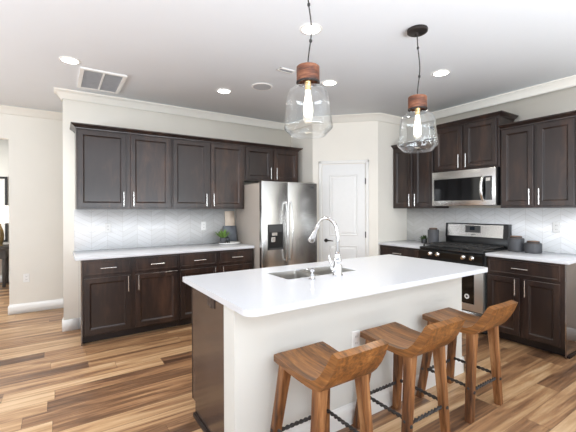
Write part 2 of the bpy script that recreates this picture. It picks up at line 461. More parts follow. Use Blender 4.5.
def wall_cab_B(y0, y1, z0, z1, label, doors, ex, depth=.325, pz=.118):
    fb = XB - depth
    r = thing('wall_cabinet', (XB - depth / 2, (y0 + y1) / 2, z0), label, 'wall cabinet', 'dark wall cabinets on the stove wall')
    MB().box(fb, XB - .003, y0, y1, z0, z1, .002, 1).build('body', CAB, r, smooth=False)
    for a0, a1, side in doors:
        add_door(r, FMB(fb), a0, a1, z0 + .022, z1 - .012, a1 - .028 if side else a0 + .028, z0 + pz)
    crown(r, fb, XB - .003, y0, y1, z1, ex)
    return r
wall_cab_B(2.8235, QY - .003, ZU0, ZU1, 'dark double-door wall cabinet between the pantry wall and the microwave', [(2.845, 3.135, 1), (3.172, 3.490, 0)], (.05, 0, 0, 0))
wall_cab_B(1.998, 2.822, 1.872, 2.436, 'raised dark double-door wall cabinet above the microwave', [(2.022, 2.395, 1), (2.432, 2.800, 0)], (.05, 0, .05, .05), .345, .11)
wall_cab_B(1.268, 1.9965, ZU0, ZU1, 'dark double-door wall cabinet right of the microwave, at the right edge', [(1.310, 1.628, 1), (1.662, 1.974, 0)], (.05, 0, .0, 0))

def base_cab(axis, a0, a1, label, cols, drawers, side_panel=False):
    """axis 'A': along x on the long wall; 'B': along y on the short wall"""
    if axis == 'A':
        face = YA - .615; fm = FMA(face); loc = ((a0 + a1) / 2, YA - .3, 0)
    else:
        face = XB - .615; fm = FMB(face); loc = (XB - .3, (a0 + a1) / 2, 0)
    r = thing('base_cabinet', loc, label, 'base cabinet', 'dark base cabinets')
    back = (YA if axis == 'A' else XB) - .003
    def bx(mb, s0, s1, d0, d1, z0, z1, bev=.0):
        if axis == 'A': mb.box(s0, s1, d0, d1, z0, z1, bev)
        else: mb.box(d0, d1, s0, s1, z0, z1, bev)
        return mb
    bx(MB(), a0, a1, face, back, .085, .879, .0015).build('body', CAB, r, smooth=False)
    mb = bx(MB(), a0 + .002, a1 - .002, face + .072, back, 0, .085)
    mb.build('toe_kick', DARKTOE, r, smooth=False)
    for s0, s1 in drawers: add_drawer(r, fm, s0, s1, .712, .858)
    for s0, s1, side in cols:
        add_door(r, fm, s0, s1, .100, .682, s1 - .028 if side else s0 + .028, .682 - .085)
    return r
r = base_cab('A', .212, 1.1905, 'dark two-door base cabinet at the left end of the counter', [(.228, .672, 1), (.720, 1.178, 0)], [(.228, .672), (.720, 1.178)])
MB().box(.2005, .2115, YA - .615, YA - .003, 0, .879).build('end_panel', GLOSSP, r, smooth=False)
base_cab('A', 1.192, 2.185, 'dark two-door base cabinet next to the refrigerator', [(1.214, 1.664, 1), (1.712, 2.160, 0)], [(1.214, 1.664), (1.712, 2.160)])
base_cab('B', 2.8235, QY - .003, 'narrow dark base cabinet between the pantry wall and the stove', [(2.85, 3.16, 1), (3.19, 3.49, 0)], [(2.85, 3.49)])
r = base_cab('B', 1.296, 1.9985, 'dark base cabinet with one wide drawer right of the stove', [(1.332, 1.640, 1), (1.674, 1.985, 0)], [(1.332, 1.985)])
o = MB().box(XB - .615, XB - .003, 1.284, 1.2955, .0, .879).build('end_panel', GLOSSP, r, smooth=False)
MB().box(XB - .58, XB - .003, 1.270, 1.2835, 0, .025, .004).build('shoe_moulding', DARKTOE, o)

# counters
def counter(name, x0, x1, y0, y1, label, z0=.880, z1=.914):
    o = MB().box(x0, x1, y0, y1, z0, z1, .004, 2).build(name, QUARTZ)
    return tag(o, label, 'countertop')
counter('countertop', .150, 2.188, YA - .65, YA - .002, 'long white quartz countertop under the left wall cabinets')
counter('countertop', XB - .65, XB - .002, 2.812, QY - .002, 'short white quartz countertop between pantry corner and stove')
counter('countertop', XB - .65, XB - .002, 1.256, 2.002, 'white quartz countertop right of the stove, holding dark canisters')
# backsplash tile
tag(MB().box(.165, 2.19, YA - .012, YA - .0015, .9145, 1.401).build('tile_backsplash', TILEA), 'white chevron tile backsplash behind the long counter', 'backsplash')
tag(MB().box(XB - .012, XB - .0015, 1.235, QY - .002, .9145, 1.401).build('tile_backsplash', TILEB), 'white chevron tile backsplash behind the stove', 'backsplash')

# ---------------------------------------------------------------- refrigerator
FX0, FX1, FY = 2.200, 3.105, 3.95
fr = thing('refrigerator', ((FX0 + FX1) / 2, 4.3, 0), 'stainless steel side-by-side refrigerator with black ice dispenser', 'refrigerator')
MB().box(FX0 + .004, FX1 - .004, FY + .075, YA - .04, .02, 1.742, .004).build('body', FRSIDE, fr)
mb = MB().box(FX0 + .02, FX1 - .02, FY + .05, FY + .3, 0, .06); mb.build('base_grille', DGREY, fr, smooth=False)
for hx in (FX0 + .03, FX1 - .13): MB().box(hx, hx + .10, FY + .03, FY + .13, 1.742, 1.772, .004).build('hinge_cover', DGREY, fr)
SPL = 2.600
d1 = MB().box(FX0, SPL - .003, FY, FY + .07, .065, 1.764, .010, 3).build('door', STEEL, fr)
d2 = MB().box(SPL + .003, FX1, FY, FY + .07, .065, 1.764, .010, 3).build('door', STEEL, fr)
for hx, dd in ((SPL - .040, d1), (SPL + .040, d2)):
    mb = MB(); P = []; n = 16
    for i in range(n + 1):
        t = i / n; P.append((hx, FY - .018 - .045 * math.sin(math.pi * t) ** .6, .70 + .80 * t))
    mb.tube(P, .0105, 12)
    mb.box(hx - .012, hx + .012, FY - .02, FY, .70, .73, .003); mb.box(hx - .012, hx + .012, FY - .02, FY, 1.47, 1.50, .003)
    mb.build('handle', STEEL, dd)
mb = MB(); mb.rectpanel(2.287, 2.520, .862, 1.196, [(0, 0), (0, .006), (.004, .009), (.008, .009)], FMA(FY)); disp = mb.build('ice_dispenser', BLACKP, d1, smooth=False)
MB().box(2.30, 2.507, FY - .012, FY - .008, 1.095, 1.185).build('control_panel', DGREY, disp, smooth=False)
MB().box(2.345, 2.425, FY - .012, FY - .008, 1.050, 1.088).build('ice_chute', NICKEL, disp, smooth=False)
MB().box(2.335, 2.395, FY - .014, FY - .008, .965, 1.030, .002).build('paddle', NICKEL, disp, smooth=False)
MB().box(2.30, 2.507, FY - .022, FY - .008, .868, .884, .002).build('drip_tray', DGREY, disp, smooth=False)
mb = MB(); rr = Matrix.Translation((3.015, FY, 1.700)) @ Matrix.Rotation(math.pi / 2, 4, 'X') @ Matrix.Diagonal((1, .38, 1, 1))
mb.lathe([(0, 0), (.034, 0), (.034, .003), (0, .003)], n=24, M=rr); mb.build('badge', DGREY, d2)

# ---------------------------------------------------------------- microwave
MX = XB - .405
mw = thing('microwave', (XB - .2, 2.41, 1.43), 'stainless over-the-range microwave with black window', 'microwave')
MB().box(MX + .03, XB - .004, 2.008, 2.815, 1.432, 1.868, .003).build('body', BLACKP, mw)
df = MB().box(MX, MX + .035, 2.010, 2.813, 1.432, 1.866, .006).build('front_panel', STEEL, mw)
MB().rectpanel(2.050, 2.782, 1.495, 1.770, [(0, 0), (0, .003), (.003, .005), (.006, .005)], FMB(MX)).build('window', BLACKG, df, smooth=False)
MB().rectpanel(2.062, 2.118, 1.50, 1.765, [(0, .004), (0, .006), (.002, .007), (.004, .007)], FMB(MX)).build('control_panel', DGREY, df, smooth=False)
MB().box(MX - .009, MX - .006, 2.066, 2.114, 1.715, 1.750).build('display', NICKEL, df, smooth=False)
mb = MB(); P = [(MX - .005, 2.150, 1.49)] + [(MX - .012 - .04 * math.sin(math.pi * t / 10) ** .7, 2.150, 1.50 + .265 * t / 10) for t in range(1, 10)] + [(MX - .005, 2.150, 1.775)]
mb.tube(P, .017, 12); mb.build('handle', STEEL, df)
mb = MB()
for k in range(14): mb.box(MX + .05 + k * .02, MX + .06 + k * .02, 2.2, 2.62, 1.428, 1.432)
mb.build('vent_grille', DGREY, mw, smooth=False)

# ---------------------------------------------------------------- gas range
RY0, RY1, RX = 2.012, 2.806, 3.872
rg = thing('gas_range', (4.2, 2.41, 0), 'stainless and black gas range between the base cabinets', 'stove')
MB().box(RX + .03, XB - .03, RY0, RY1, .03, .895, .003).build('body', DGREY, rg)
MB().box(RX + .08, XB - .1, RY0 + .02, RY1 - .02, 0, .03).build('plinth', BLACKP, rg, smooth=False)
dr = MB().box(RX, RX + .03, RY0 + .004, RY1 - .004, .055, .235, .006).build('storage_drawer', STEEL, rg)
ov = MB().box(RX - .005, RX + .03, RY0 + .004, RY1 - .004, .245, .762, .006).build('oven_door', STEELB, rg)
MB().rectpanel(RY0 + .102, RY1 - .102, .325, .735, [(0, 0), (0, .002), (.002, .004), (.005, .004)], FMB(RX - .005)).build('window', BLACKG, ov, smooth=False)
mb = MB(); rr = Matrix.Translation((RX - .009, 2.195, .405)) @ Matrix.Rotation(-math.pi / 2, 4, 'Y')
mb.lathe([(0, 0), (.028, 0), (.028, .001), (.013, .001), (0, .001)], n=24, M=rr); mb.build('round_sticker', PLATE, ov)
mb = MB(); rr = Matrix.Translation((RX - .010, 2.195, .405)) @ Matrix.Rotation(-math.pi / 2, 4, 'Y')
mb.lathe([(0, 0), (.013, 0), (.013, .001), (0, .001)], n=24, M=rr); mb.build('sticker_mark', DGREY, ov)
MB().box(RX - .002, RX + .03, RY0 + .004, RY1 - .004, .764, .799).build('vent_strip', BLACKP, rg, smooth=False)
mb = MB(); mb.tube([(RX - .055, RY0 + .05, .745), (RX - .055, RY1 - .05, .745)], .013, 12)
for yy in (RY0 + .08, RY1 - .08): mb.tube([(RX - .005, yy, .745), (RX - .055, yy, .745)], .010, 8)
mb.build('oven_handle', BLACKP, ov)
mb = MB(); mb.prism([(RX - .012, .800), (RX + .05, .800), (RX + .05, .892), (RX - .008, .892), (RX - .034, .872)], RY0 + .002, RY1 - .002, 1)
cp = mb.build('control_panel', BLACKP, rg, smooth=False)
for yy in (2.125, 2.225, 2.545, 2.645):
    mb = MB(); rr = Matrix.Translation((RX - .026, yy, .845)) @ Matrix.Rotation(-math.pi / 2 - .25, 4, 'Y')
    mb.lathe([(0, 0), (.024, 0), (.026, .006), (.022, .010), (.019, .030), (.016, .034), (0, .034)], n=20, M=rr)
    mb.build('knob', NICKEL, cp)
ct = MB().box(RX - .020, XB - .115, RY0, RY1, .892, .920, .006).build('cooktop', BLACKP, rg)
for cx, cy, r_ in ((4.02, 2.21, .05), (4.02, 2.61, .055), (4.30, 2.21, .04), (4.30, 2.61, .045), (4.16, 2.41, .05)):
    mb = MB(); mb.lathe([(0, .920), (r_, .920), (r_, .930), (r_ * .7, .938), (0, .938)], (cx, cy, 0), 20); mb.build('burner', IRON, ct)
for y0, y1 in ((RY0 + .03, RY0 + .262), (RY0 + .272, RY1 - .272), (RY1 - .262, RY1 - .03)):
    mb = MB(); z = .948; x0, x1 = RX + .035, XB - .165; ym = (y0 + y1) / 2
    for yy in (y0, y1, ym): mb.box(x0, x1, yy - .006, yy + .006, z - .008, z + .006, .002, 1)
    for xx in (x0, (x0 + x1) / 2, x1, x0 + (x1 - x0) * .27, x0 + (x1 - x0) * .73): mb.box(xx - .006, xx + .006, y0, y1, z - .008, z + .006, .002, 1)
    for xx in (x0, x1):
        for yy in (y0, y1): mb.box(xx - .007, xx + .007, yy - .007, yy + .007, .919, z)
    mb.build('grate', IRON, ct, smooth=False)
bg = MB().box(XB - .112, XB - .03, RY0, RY1, .892, 1.03, .004).build('back_riser', BLACKP, rg)
mb = MB(); mb.prism([(XB - .118, 1.028), (XB - .03, 1.028), (XB - .03, 1.205), (XB - .095, 1.205), (XB - .105, 1.198)], RY0, RY1, 1)
bk = mb.build('backguard', BLACKP, rg, smooth=False)
mb = MB(); mb.prism([(XB - .122, 1.040), (XB - .110, 1.040), (XB - .098, 1.192), (XB - .108, 1.192)], RY0 + .055, RY1 - .035, 1); mb.build('backguard_panel', STEEL, bk, smooth=False)
mb = MB(); mb.prism([(XB - .125, 1.092), (XB - .11, 1.092), (XB - .10, 1.178), (XB - .1145, 1.178)], 2.335, 2.525, 1); mb.build('clock_display', DGREY, bk, smooth=False)
mb = MB(); mb.prism([(XB - .1255, 1.122), (XB - .11, 1.122), (XB - .10, 1.165), (XB - .120, 1.165)], 2.405, 2.465, 1); mb.build('screen', LCD, bk, smooth=False)
mb = MB(); mb.prism([(XB - .1255, 1.062), (XB - .11, 1.062), (XB - .11, 1.070), (XB - .1245, 1.070)], 2.40, 2.45, 1); mb.build('badge', DGREY, bk, smooth=False)

# ---------------------------------------------------------------- island
IX0, IX1 = .775, 2.885
isl = thing('kitchen_island', (1.83, 2.05, 0), 'kitchen island with pale painted wall and dark wood end under white top', 'island')
KY0, KY1 = 1.684, 1.822
MB().box(IX0 + .018, IX1 - .005, KY1, 2.374, .10, .66).build('cabinet_body', CAB, isl, smooth=False)
mb = MB(); mb.box(IX0 + .018, 1.25, KY1, 2.374, .66, .879); mb.box(2.03, IX1 - .005, KY1, 2.374, .66, .879); mb.box(1.25, 2.03, KY1, 1.95, .66, .879); mb.box(1.25, 2.03, 2.35, 2.374, .66, .879)
mb.build('cabinet_rail', CAB, isl, smooth=False)
MB().box(IX0 + .03, IX1 - .02, KY1, 2.385, 0, .10).build('toe_kick', DARKTOE, isl, smooth=False)
mb = MB(); mb.prism([(KY1, 0), (2.320, 0), (2.320, .098), (2.3745, .098), (2.3745, .879), (KY1, .879)], IX0, IX0 + .018, 0)
ep = mb.build('end_panel', PANEL, isl, smooth=False)
mb = MB(); mb.box(IX0 - .002, IX0 + .018, 2.375, 2.382, .098, .879); mb.build('face_frame', CAB, isl, smooth=False)
mb = MB(); mb.box(IX0 - .016, IX0, KY1, 2.325, 0, .028, .005); mb.build('shoe_moulding', DARKTOE, ep)
kw = MB().box(IX0 - .004, IX1, KY0, KY1, 0, .879).build('knee_wall', simple('island_wall_paint', srgb(218, 217, 211), .8, var=.01, scale=3), isl, smooth=False)
mb = MB()
for (a, b_), (c_, d_) in (((IX0 - .004, KY0), (IX1, KY0)),):
    mb.loft([[(xx, KY0 - d, z) for d, z in BASE] for xx in (IX0 - .02, IX1 + .016)])
mb.loft([[(IX1 + d, yy, z) for d, z in BASE] for yy in (KY0 - .016, KY1)])
mb.loft([[(IX0 - .004 - d, yy, z) for d, z in BASE] for yy in (KY0 - .016, KY1)])
mb.build('baseboard', TRIM, kw, smooth=False)

# island top with sink cut-out
CX0, CX1, CY0, CY1 = .748, 2.943, 1.483, 2.513
SX0, SX1, SY0, SY1 = 1.315, 1.962, 2.0, 2.296
def rrect(x0, x1, y0, y1, r, n=6):
    pts = []
    rs = r if isinstance(r, (list, tuple)) else [r] * 4      # x0y0, x1y0, x1y1, x0y1
    for (cx, cy, a0), rr in zip(((x0, y0, 180), (x1, y0, 270), (x1, y1, 0), (x0, y1, 90)), rs):
        ox = cx + (rr if cx == x0 else -rr); oy = cy + (rr if cy == y0 else -rr)
        for k in range(n + 1):
            a = math.radians(a0 + 90 * k / n); pts.append((ox + rr * math.cos(a), oy + rr * math.sin(a)))
    return pts
def slab_with_hole(outer, inner, z0, z1, bev=.003):
    t = bmesh.new(); E = []
    for loop in (outer, inner):
        vs = [t.verts.new((x, y, z1)) for x, y in loop]
        E += [t.edges.new((vs[i], vs[(i + 1) % len(vs)])) for i in range(len(vs))]
    bmesh.ops.triangle_fill(t, use_beauty=True, use_dissolve=False, edges=E)
    ret = bmesh.ops.extrude_face_region(t, geom=list(t.faces))
    bmesh.ops.translate(t, vec=(0, 0, z0 - z1), verts=[g for g in ret['geom'] if isinstance(g, bmesh.types.BMVert)])
    return t
mb = MB(); mb.merge(slab_with_hole(rrect(CX0, CX1, CY0, CY1, [.065, .03, .012, .006]), rrect(SX0, SX1, SY0, SY1, .012, 4), .880, .914))
tag(mb.build('countertop', QUARTZ, smooth=False), 'large white quartz island countertop with sink cut-out', 'countertop')

sk = thing('kitchen_sink', (1.64, 2.15, .70), 'undermount stainless double-bowl sink in the island top', 'sink')
def bowl(x0, x1, y0, y1):
    mb = MB(); t = .004
    R = [rrect(x0, x1, y0, y1, .02, 4), rrect(x0 + .003, x1 - .003, y0 + .003, y1 - .003, .02, 4), rrect(x0 + .006, x1 - .006, y0 + .006, y1 - .006, .03, 4), rrect(x0 + .03, x1 - .03, y0 + .03, y1 - .03, .03, 4)]
    Z = [.911, .911, .72, .70]
    mb.loft([[(x, y, z) for x, y in r] for r, z in zip(R, Z)], cap=False)
    t2 = bmesh.new(); t2.faces.new([t2.verts.new((x, y, .70)) for x, y in R[-1]]); mb.merge(t2)
    return mb
bw = bowl(SX0 + .002, 1.582, SY0 + .002, SY1 - .002).build('bowl', SINKST, sk)
bw2 = bowl(1.608, SX1 - .002, SY0 + .002, SY1 - .002).build('bowl', SINKST, sk)
for cx, q in ((1.45, bw), (1.78, bw2)): MB().lathe([(0, .701), (.04, .701), (.042, .704), (.03, .702), (0, .7015)], (cx, 2.15, 0), 20).build('drain', CHROME, q)
MB().box(1.586, 1.604, SY0, SY1, .72, .902, .003).build('divider', SINKST, sk)

FXx, FYy = 1.690, 1.915
fc = thing('kitchen_faucet', (FXx, FYy, .914), 'tall arched chrome pull-down faucet beside the island sink', 'faucet')
mb = MB(); mb.lathe([(0, .914), (.036, .914), (.038, .920), (.035, .926), (.032, .930), (.032, .985), (.027, .992), (.025, 1.0), (.029, 1.006), (.028, 1.03), (.020, 1.055), (.0155, 1.075), (.017, 1.080), (.017, 1.088), (.013, 1.092), (0, 1.092)], (FXx, FYy, 0), 28)
fb_ = mb.build('body', CHROME, fc)
P = [(FXx, FYy, 1.09), (FXx, FYy, 1.16), (FXx, FYy, 1.215)]
for k in range(1, 13):
    a = math.pi * k / 12 * .86; P.append((FXx - .02 * k / 12, FYy + .110 * (1 - math.cos(a)), 1.215 + .113 * math.sin(a)))
mb = MB().tube(P, .0125, 14); mb.build('spout', CHROME, fc)
e = Vector(P[-1]); d = (e - Vector(P[-2])).normalized()
mb = MB(); Q = [e + d * t for t in (-.005, .012, .022, .070, .128, .140)]
mb.tube(Q, [.0145, .016, .0135, .019, .027, .024], 16); mb.build('spray_head', CHROME, fc)
mb = MB(); mb.tube([(FXx - .02, FYy, .962), (FXx - .055, FYy + .006, .962)], [.015, .018], 14)
mb.tube([(FXx - .048, FYy + .005, .965), (FXx - .052, FYy + .012, 1.0), (FXx - .060, FYy + .025, 1.050), (FXx - .062, FYy + .028, 1.062)], [.010, .007, .006, .008], 10)
mb.build('lever_handle', CHROME, fc)
sd = thing('soap_dispenser', (1.452, 1.905, .914), 'small chrome soap dispenser pump beside the sink', 'soap dispenser')
mb = MB(); mb.lathe([(0, .914), (.024, .914), (.025, .919), (.016, .924), (.012, .932), (.012, .950), (.014, .953), (0, .953)], (1.452, 1.905, 0), 20); mb.build('base', CHROME, sd)
mb = MB(); mb.lathe([(0, .953), (.007, .953), (.007, .968), (.016, .970), (.017, .984), (.012, .990), (0, .990)], (1.452, 1.905, 0), 18); mb.tube([(1.452, 1.905, .980), (1.446, 1.945, .983), (1.443, 1.968, .974)], [.007, .006, .005], 10); mb.build('pump_head', CHROME, sd)

# ---------------------------------------------------------------- bar stools
def make_stool(loc, label):
    r = thing('bar_stool', loc, label, 'bar stool', 'wooden bar stools at the island')
    x0, y0 = loc[0], loc[1]; W = .170
    # side profile (y relative to stool centre, z): top surface and underside
    top = [(.214, .612), (.15, .608), (.08, .600), (.0, .597), (-.08, .599), (-.122, .606), (-.152, .622), (-.180, .650), (-.210, .692), (-.238, .738), (-.258, .774)]
    bot = [(.214, .572), (.15, .568), (.08, .562), (.0, .559), (-.08, .559), (-.140, .562), (-.178, .574), (-.210, .604), (-.244, .650), (-.272, .702), (-.294, .760)]
    def slab(i0, i1, name, capfront, capback):
        nx = 9; rings = []
        for k in range(nx):
            s = -1 + 2 * k / (nx - 1); xx = x0 + W * s
            e = abs(s); dish = -.010 * (1 - s * s)
            prof = []
            T = top[i0:i1 + 1]; B = bot[i0:i1 + 1]
            edge = .003 if k in (0, nx - 1) else 0
            for j, (yy, zz) in enumerate(T):
                jj = i0 + j
                dz = dish if 0 < jj < 7 else dish * .3
                rise = 0
                xx = x0 + W * s * (1 - .018 * max(0, jj - 6))
                prof.append((xx, y0 + yy + (edge * .5 if jj > 7 else 0), zz + dz - edge + rise))
            for j, (yy, zz) in reversed(list(enumerate(B))):
                jj = i0 + j
                rise = 0; xx = x0 + W * s * (1 - .018 * max(0, jj - 6))
                prof.append((xx, y0 + yy, zz + edge * .6 + rise))
            rings.append(prof)
        return MB().loft(rings).build(name, STOOLW, r, angle=45)
    slab(0, 6, 'seat', True, False)
    slab(6, 10, 'backrest', False, True)
    feet = {}
    for sx in (-1, 1):
        for sy in (-1, 1):
            tx, ty = sx * .132, (.150 if sy > 0 else -.140)
            bx_, by_ = sx * .190, (.222 if sy > 0 else -.152)
            h = .026; hb = .023
            rings = []
            for t, hh in ((0, hb - .003), (.008, hb), (.35, hb + .001), (.75, h), (1, h + .003)):
                cx = x0 + bx_ + (tx - bx_) * t; cy = y0 + by_ + (ty - by_) * t; z = .572 * t
                b = .005
                rings.append([(cx - hh + b, cy - hh, z), (cx + hh - b, cy - hh, z), (cx + hh, cy - hh + b, z), (cx + hh, cy + hh - b, z), (cx + hh - b, cy + hh, z), (cx - hh + b, cy + hh, z), (cx - hh, cy + hh - b, z), (cx - hh, cy - hh + b, z)])
            lg = MB().loft(rings).build('leg', STOOLL, r, smooth=False)
            zz = .205; t = zz / .572
            c = Vector((x0 + bx_ + (tx - bx_) * t, y0 + by_ + (ty - by_) * t, zz)); feet[(sx, sy)] = c
            mb = MB(); rr = Matrix.Translation((c.x, c.y - hb - .003 if sy < 0 else c.y + hb + .003, zz - .012)) @ Matrix.Rotation(math.pi / 2 * (1 if sy < 0 else -1), 4, 'X')
            mb.lathe([(0, 0), (.011, 0), (.009, .005), (0, .007)], n=14, M=rr)
            rr = Matrix.Translation((c.x + sx * (hb + .003), c.y, zz + .012)) @ Matrix.Rotation(math.pi / 2 * sx, 4, 'Y')
            mb.lathe([(0, 0), (.009, 0), (.007, .004), (0, .006)], n=14, M=rr)
            mb.build('bolt', IRON, lg)
    def twisted(a, b):
        mb = MB(); d = (b - a); n = d.normalized(); up = Vector((0, 0, 1)); q = n.cross(up).normalized(); up = q.cross(n)
        turns = d.length / .062; K = 44
        for ph in (0, math.pi):
            mb.tube([a + d * (k / K) + (up * math.sin(ph + 2 * math.pi * turns * k / K) + q * math.cos(ph + 2 * math.pi * turns * k / K)) * .0058 for k in range(K + 1)], .0062, 6)
        return mb
    for a, b, dz in (((-1, -1), (1, -1), -.012), ((-1, 1), (1, 1), -.006), ((-1, -1), (-1, 1), .012), ((1, -1), (1, 1), .012)):
        A = feet[a] + Vector((0, 0, dz)); B = feet[b] + Vector((0, 0, dz)); n = (B - A).normalized() * .022
        twisted(A + n, B - n).build('stretcher', WIRON, r)
    return r
st0 = make_stool((1.146, 1.412, 0), 'wooden bar stool nearest the camera, by the rounded corner of the island')
copy_tree(st0, (1.794, 1.412, 0), 'middle of the three wooden bar stools along the island')
copy_tree(st0, (2.438, 1.414, 0), 'wooden bar stool farthest along the island, nearest the stove')

# ---------------------------------------------------------------- pendants
def make_pendant(loc, label):
    r = thing('pendant_light', loc, label, 'pendant light', 'glass pendants over the island')
    X, Y, Z = loc                # Z at the ceiling
    mb = MB(); mb.lathe([(0, Z), (.074, Z), (.077, Z - .006), (.075, Z - .022), (.066, Z - .028), (.012, Z - .030), (.010, Z - .045), (0, Z - .045)], (X, Y, 0), 32); mb.build('canopy', BRONZE, r)
    n = 24; P = []
    for i in range(n + 1):
        t = i / n; z = Z - .04 - t * (.475)
        P.append((X + .024 * math.sin(math.pi * t) ** 2, Y + .004 * math.sin(t * 6 + 1) * math.sin(math.pi * t), z))
    cd = MB().tube(P, .0042, 8).build('cord', IRON, r)
    for k in (5, 16):
        mb = MB(); q = Vector(P[k]); mb.tube([q + Vector((0, 0, .012)), q + Vector((0, 0, .006)), q - Vector((0, 0, .006)), q - Vector((0, 0, .012))], [.004, .009, .009, .004], 10)
        mb.build('cord_grip', IRON, cd)
    zt, zb = 2.252, 2.152
    mb = MB(); mb.lathe([(0, zt + .003), (.012, zt + .003), (.014, zt), (.064, zt), (.069, zt - .005), (.069, zb + .012), (.069, zb + .002), (.064, zb), (.058, zb), (.058, zb + .02), (0, zb + .02)], (X, Y, 0), 36); cap = mb.build('wood_cap', CAPW, r)
    mb = MB(); mb.lathe([(.0692, zb + .009), (.0708, zb + .008), (.0708, zb + .001), (.0692, zb - .001), (.058, zb - .001)], (X, Y, 0), 36); mb.build('metal_ring', BRONZE, cap)
    # glass: outer then inner surface
    outer = [(.054, 2.165), (.055, 2.146), (.062, 2.136), (.086, 2.126), (.110, 2.108), (.124, 2.084), (.131, 2.052), (.135, 2.010), (.141, 1.950), (.148, 1.900), (.149, 1.888), (.144, 1.876), (.114, 1.846), (.106, 1.838)]
    inner = [(r_ - .004, z) for r_, z in outer]
    mb = MB(); mb.lathe(outer + [(.104, 1.836)] + inner[::-1], (X, Y, 0), 48); mb.build('glass_shade', GLASS, r)
    mb = MB(); mb.lathe([(0, 2.178), (.022, 2.178), (.022, 2.150), (.019, 2.146), (.019, 2.112), (.014, 2.108), (0, 2.108)], (X, Y, 0), 20); sc = mb.build('lamp_socket', BRASS, r)
    mb = MB(); mb.lathe([(0.001, 1.945), (.012, 1.948), (.024, 1.960), (.029, 1.980), (.028, 2.005), (.022, 2.045), (.017, 2.075), (.015, 2.110)], (X, Y, 0), 24); mb.build('light_bulb', BULBG, sc)
    return r
p1 = make_pendant((1.263, 1.693, ZC), 'clear glass pendant with wood cap, the nearer one, left of the faucet')
copy_tree(p1, (2.305, 1.693, ZC), 'clear glass pendant with wood cap and visible dark ceiling canopy, in front of the microwave')

# ---------------------------------------------------------------- ceiling fixtures
def make_down(loc, label):
    r = thing('recessed_light', loc, label, 'recessed light', 'recessed ceiling lights')
    x, y, z = loc
    MB().lathe([(.068, z - .001), (.068, z - .006), (.082, z - .006), (.088, z - .0005)], (x, y, 0), 32).build('trim_ring', PLATE, r)
    MB().lathe([(0.001, z - .003), (.069, z - .003)], (x, y, 0), 32).build('lens', DOWN, r)
    return r
spots = [((.105, 3.781), 'glowing recessed light beside the large return air grille'),
         ((1.62, 3.796), 'glowing recessed light nearest the round ceiling speaker, toward the long cabinets'),
         ((1.62, 2.132), 'glowing recessed light behind the cord of the nearer pendant'),
         ((2.476, 2.930), 'glowing recessed light low beside the glass of the nearer pendant'),
         ((3.245, 2.106), 'glowing recessed light right of the farther pendant')]
d0 = make_down((*spots[0][0], ZC), spots[0][1])
for (x, y), lb in spots[1:]: copy_tree(d0, (x, y, ZC), lb)
for (x, y), lb in spots:
    l = bpy.data.lights.new('recessed_lamp', 'AREA'); l.shape = 'DISK'; l.size = .12; l.energy = 3; l.color = (1, .93, .82); l.spread = math.radians(130)
    o = bpy.data.objects.new('recessed_lamp', l); COL.objects.link(o); o.location = (x, y, ZC - .012)

r = thing('return_air_grille', (.40, 4.21, ZC), 'large white two-panel return air grille in the ceiling', 'ceiling vent')
x0, x1, y0, y1 = .192, .606, 3.892, 4.528; z = ZC - .0005
mb = MB()
for a, b, c_, d_ in ((x0, x1, y0, y0 + .035), (x0, x1, y1 - .035, y1), (x0, x0 + .035, y0 + .0352, y1 - .0352), (x1 - .035, x1, y0 + .0352, y1 - .0352), ((x0 + x1) / 2 - .009, (x0 + x1) / 2 + .009, y0 + .0352, y1 - .0352)):
    mb.box(a, b, c_, d_, z - .014, z)
mb.build('frame', PLATE, r, smooth=False)
MB().box(x0 + .03, x1 - .03, y0 + .03, y1 - .03, z - .004, z - .001).build('backing', VENTG, r, smooth=False)
mb = MB(); k = y0 + .045
while k < y1 - .04:
    mb.loft([[(xx, k, z - .011), (xx, k + .009, z - .004), (xx, k + .010, z - .005), (xx, k + .001, z - .012)] for xx in (x0 + .034, x1 - .034)]); k += .013
mb.build('louvres', simple('louvre_grey', srgb(192, 192, 194), .6), r, smooth=False)

r = thing('supply_vent', (1.89, 2.90, ZC), 'small white supply vent beside the nearer pendant cap', 'ceiling vent')
x0, x1, y0, y1 = 1.80, 1.98, 2.855, 2.930
mb = MB()
for a, b, c_, d_ in ((x0, x1, y0, y0 + .016), (x0, x1, y1 - .016, y1), (x0, x0 + .016, y0, y1), (x1 - .016, x1, y0, y1)): mb.box(a, b, c_, d_, z - .010, z, .002, 1)
mb.build('frame', PLATE, r, smooth=False)
mb = MB(); mb.box(x0 + .014, x1 - .014, y0 + .014, y1 - .014, z - .003, z)
for k in range(6): mb.box(x0 + .016, x1 - .016, y0 + .020 + k * .011, y0 + .024 + k * .011, z - .009, z - .002)
mb.build('louvres', VENTG, r, smooth=False)
r = thing('ceiling_speaker', (1.917, 3.427, ZC), 'round grey ceiling speaker between two recessed lights', 'speaker')
MB().lathe([(.100, z), (.118, z), (.117, z - .006), (.100, z - .007)], (1.917, 3.427, 0), 40).build('ring', PLATE, r)
MB().lathe([(.001, z - .005), (.100, z - .006)], (1.917, 3.427, 0), 40).build('grille', SPKR, r)

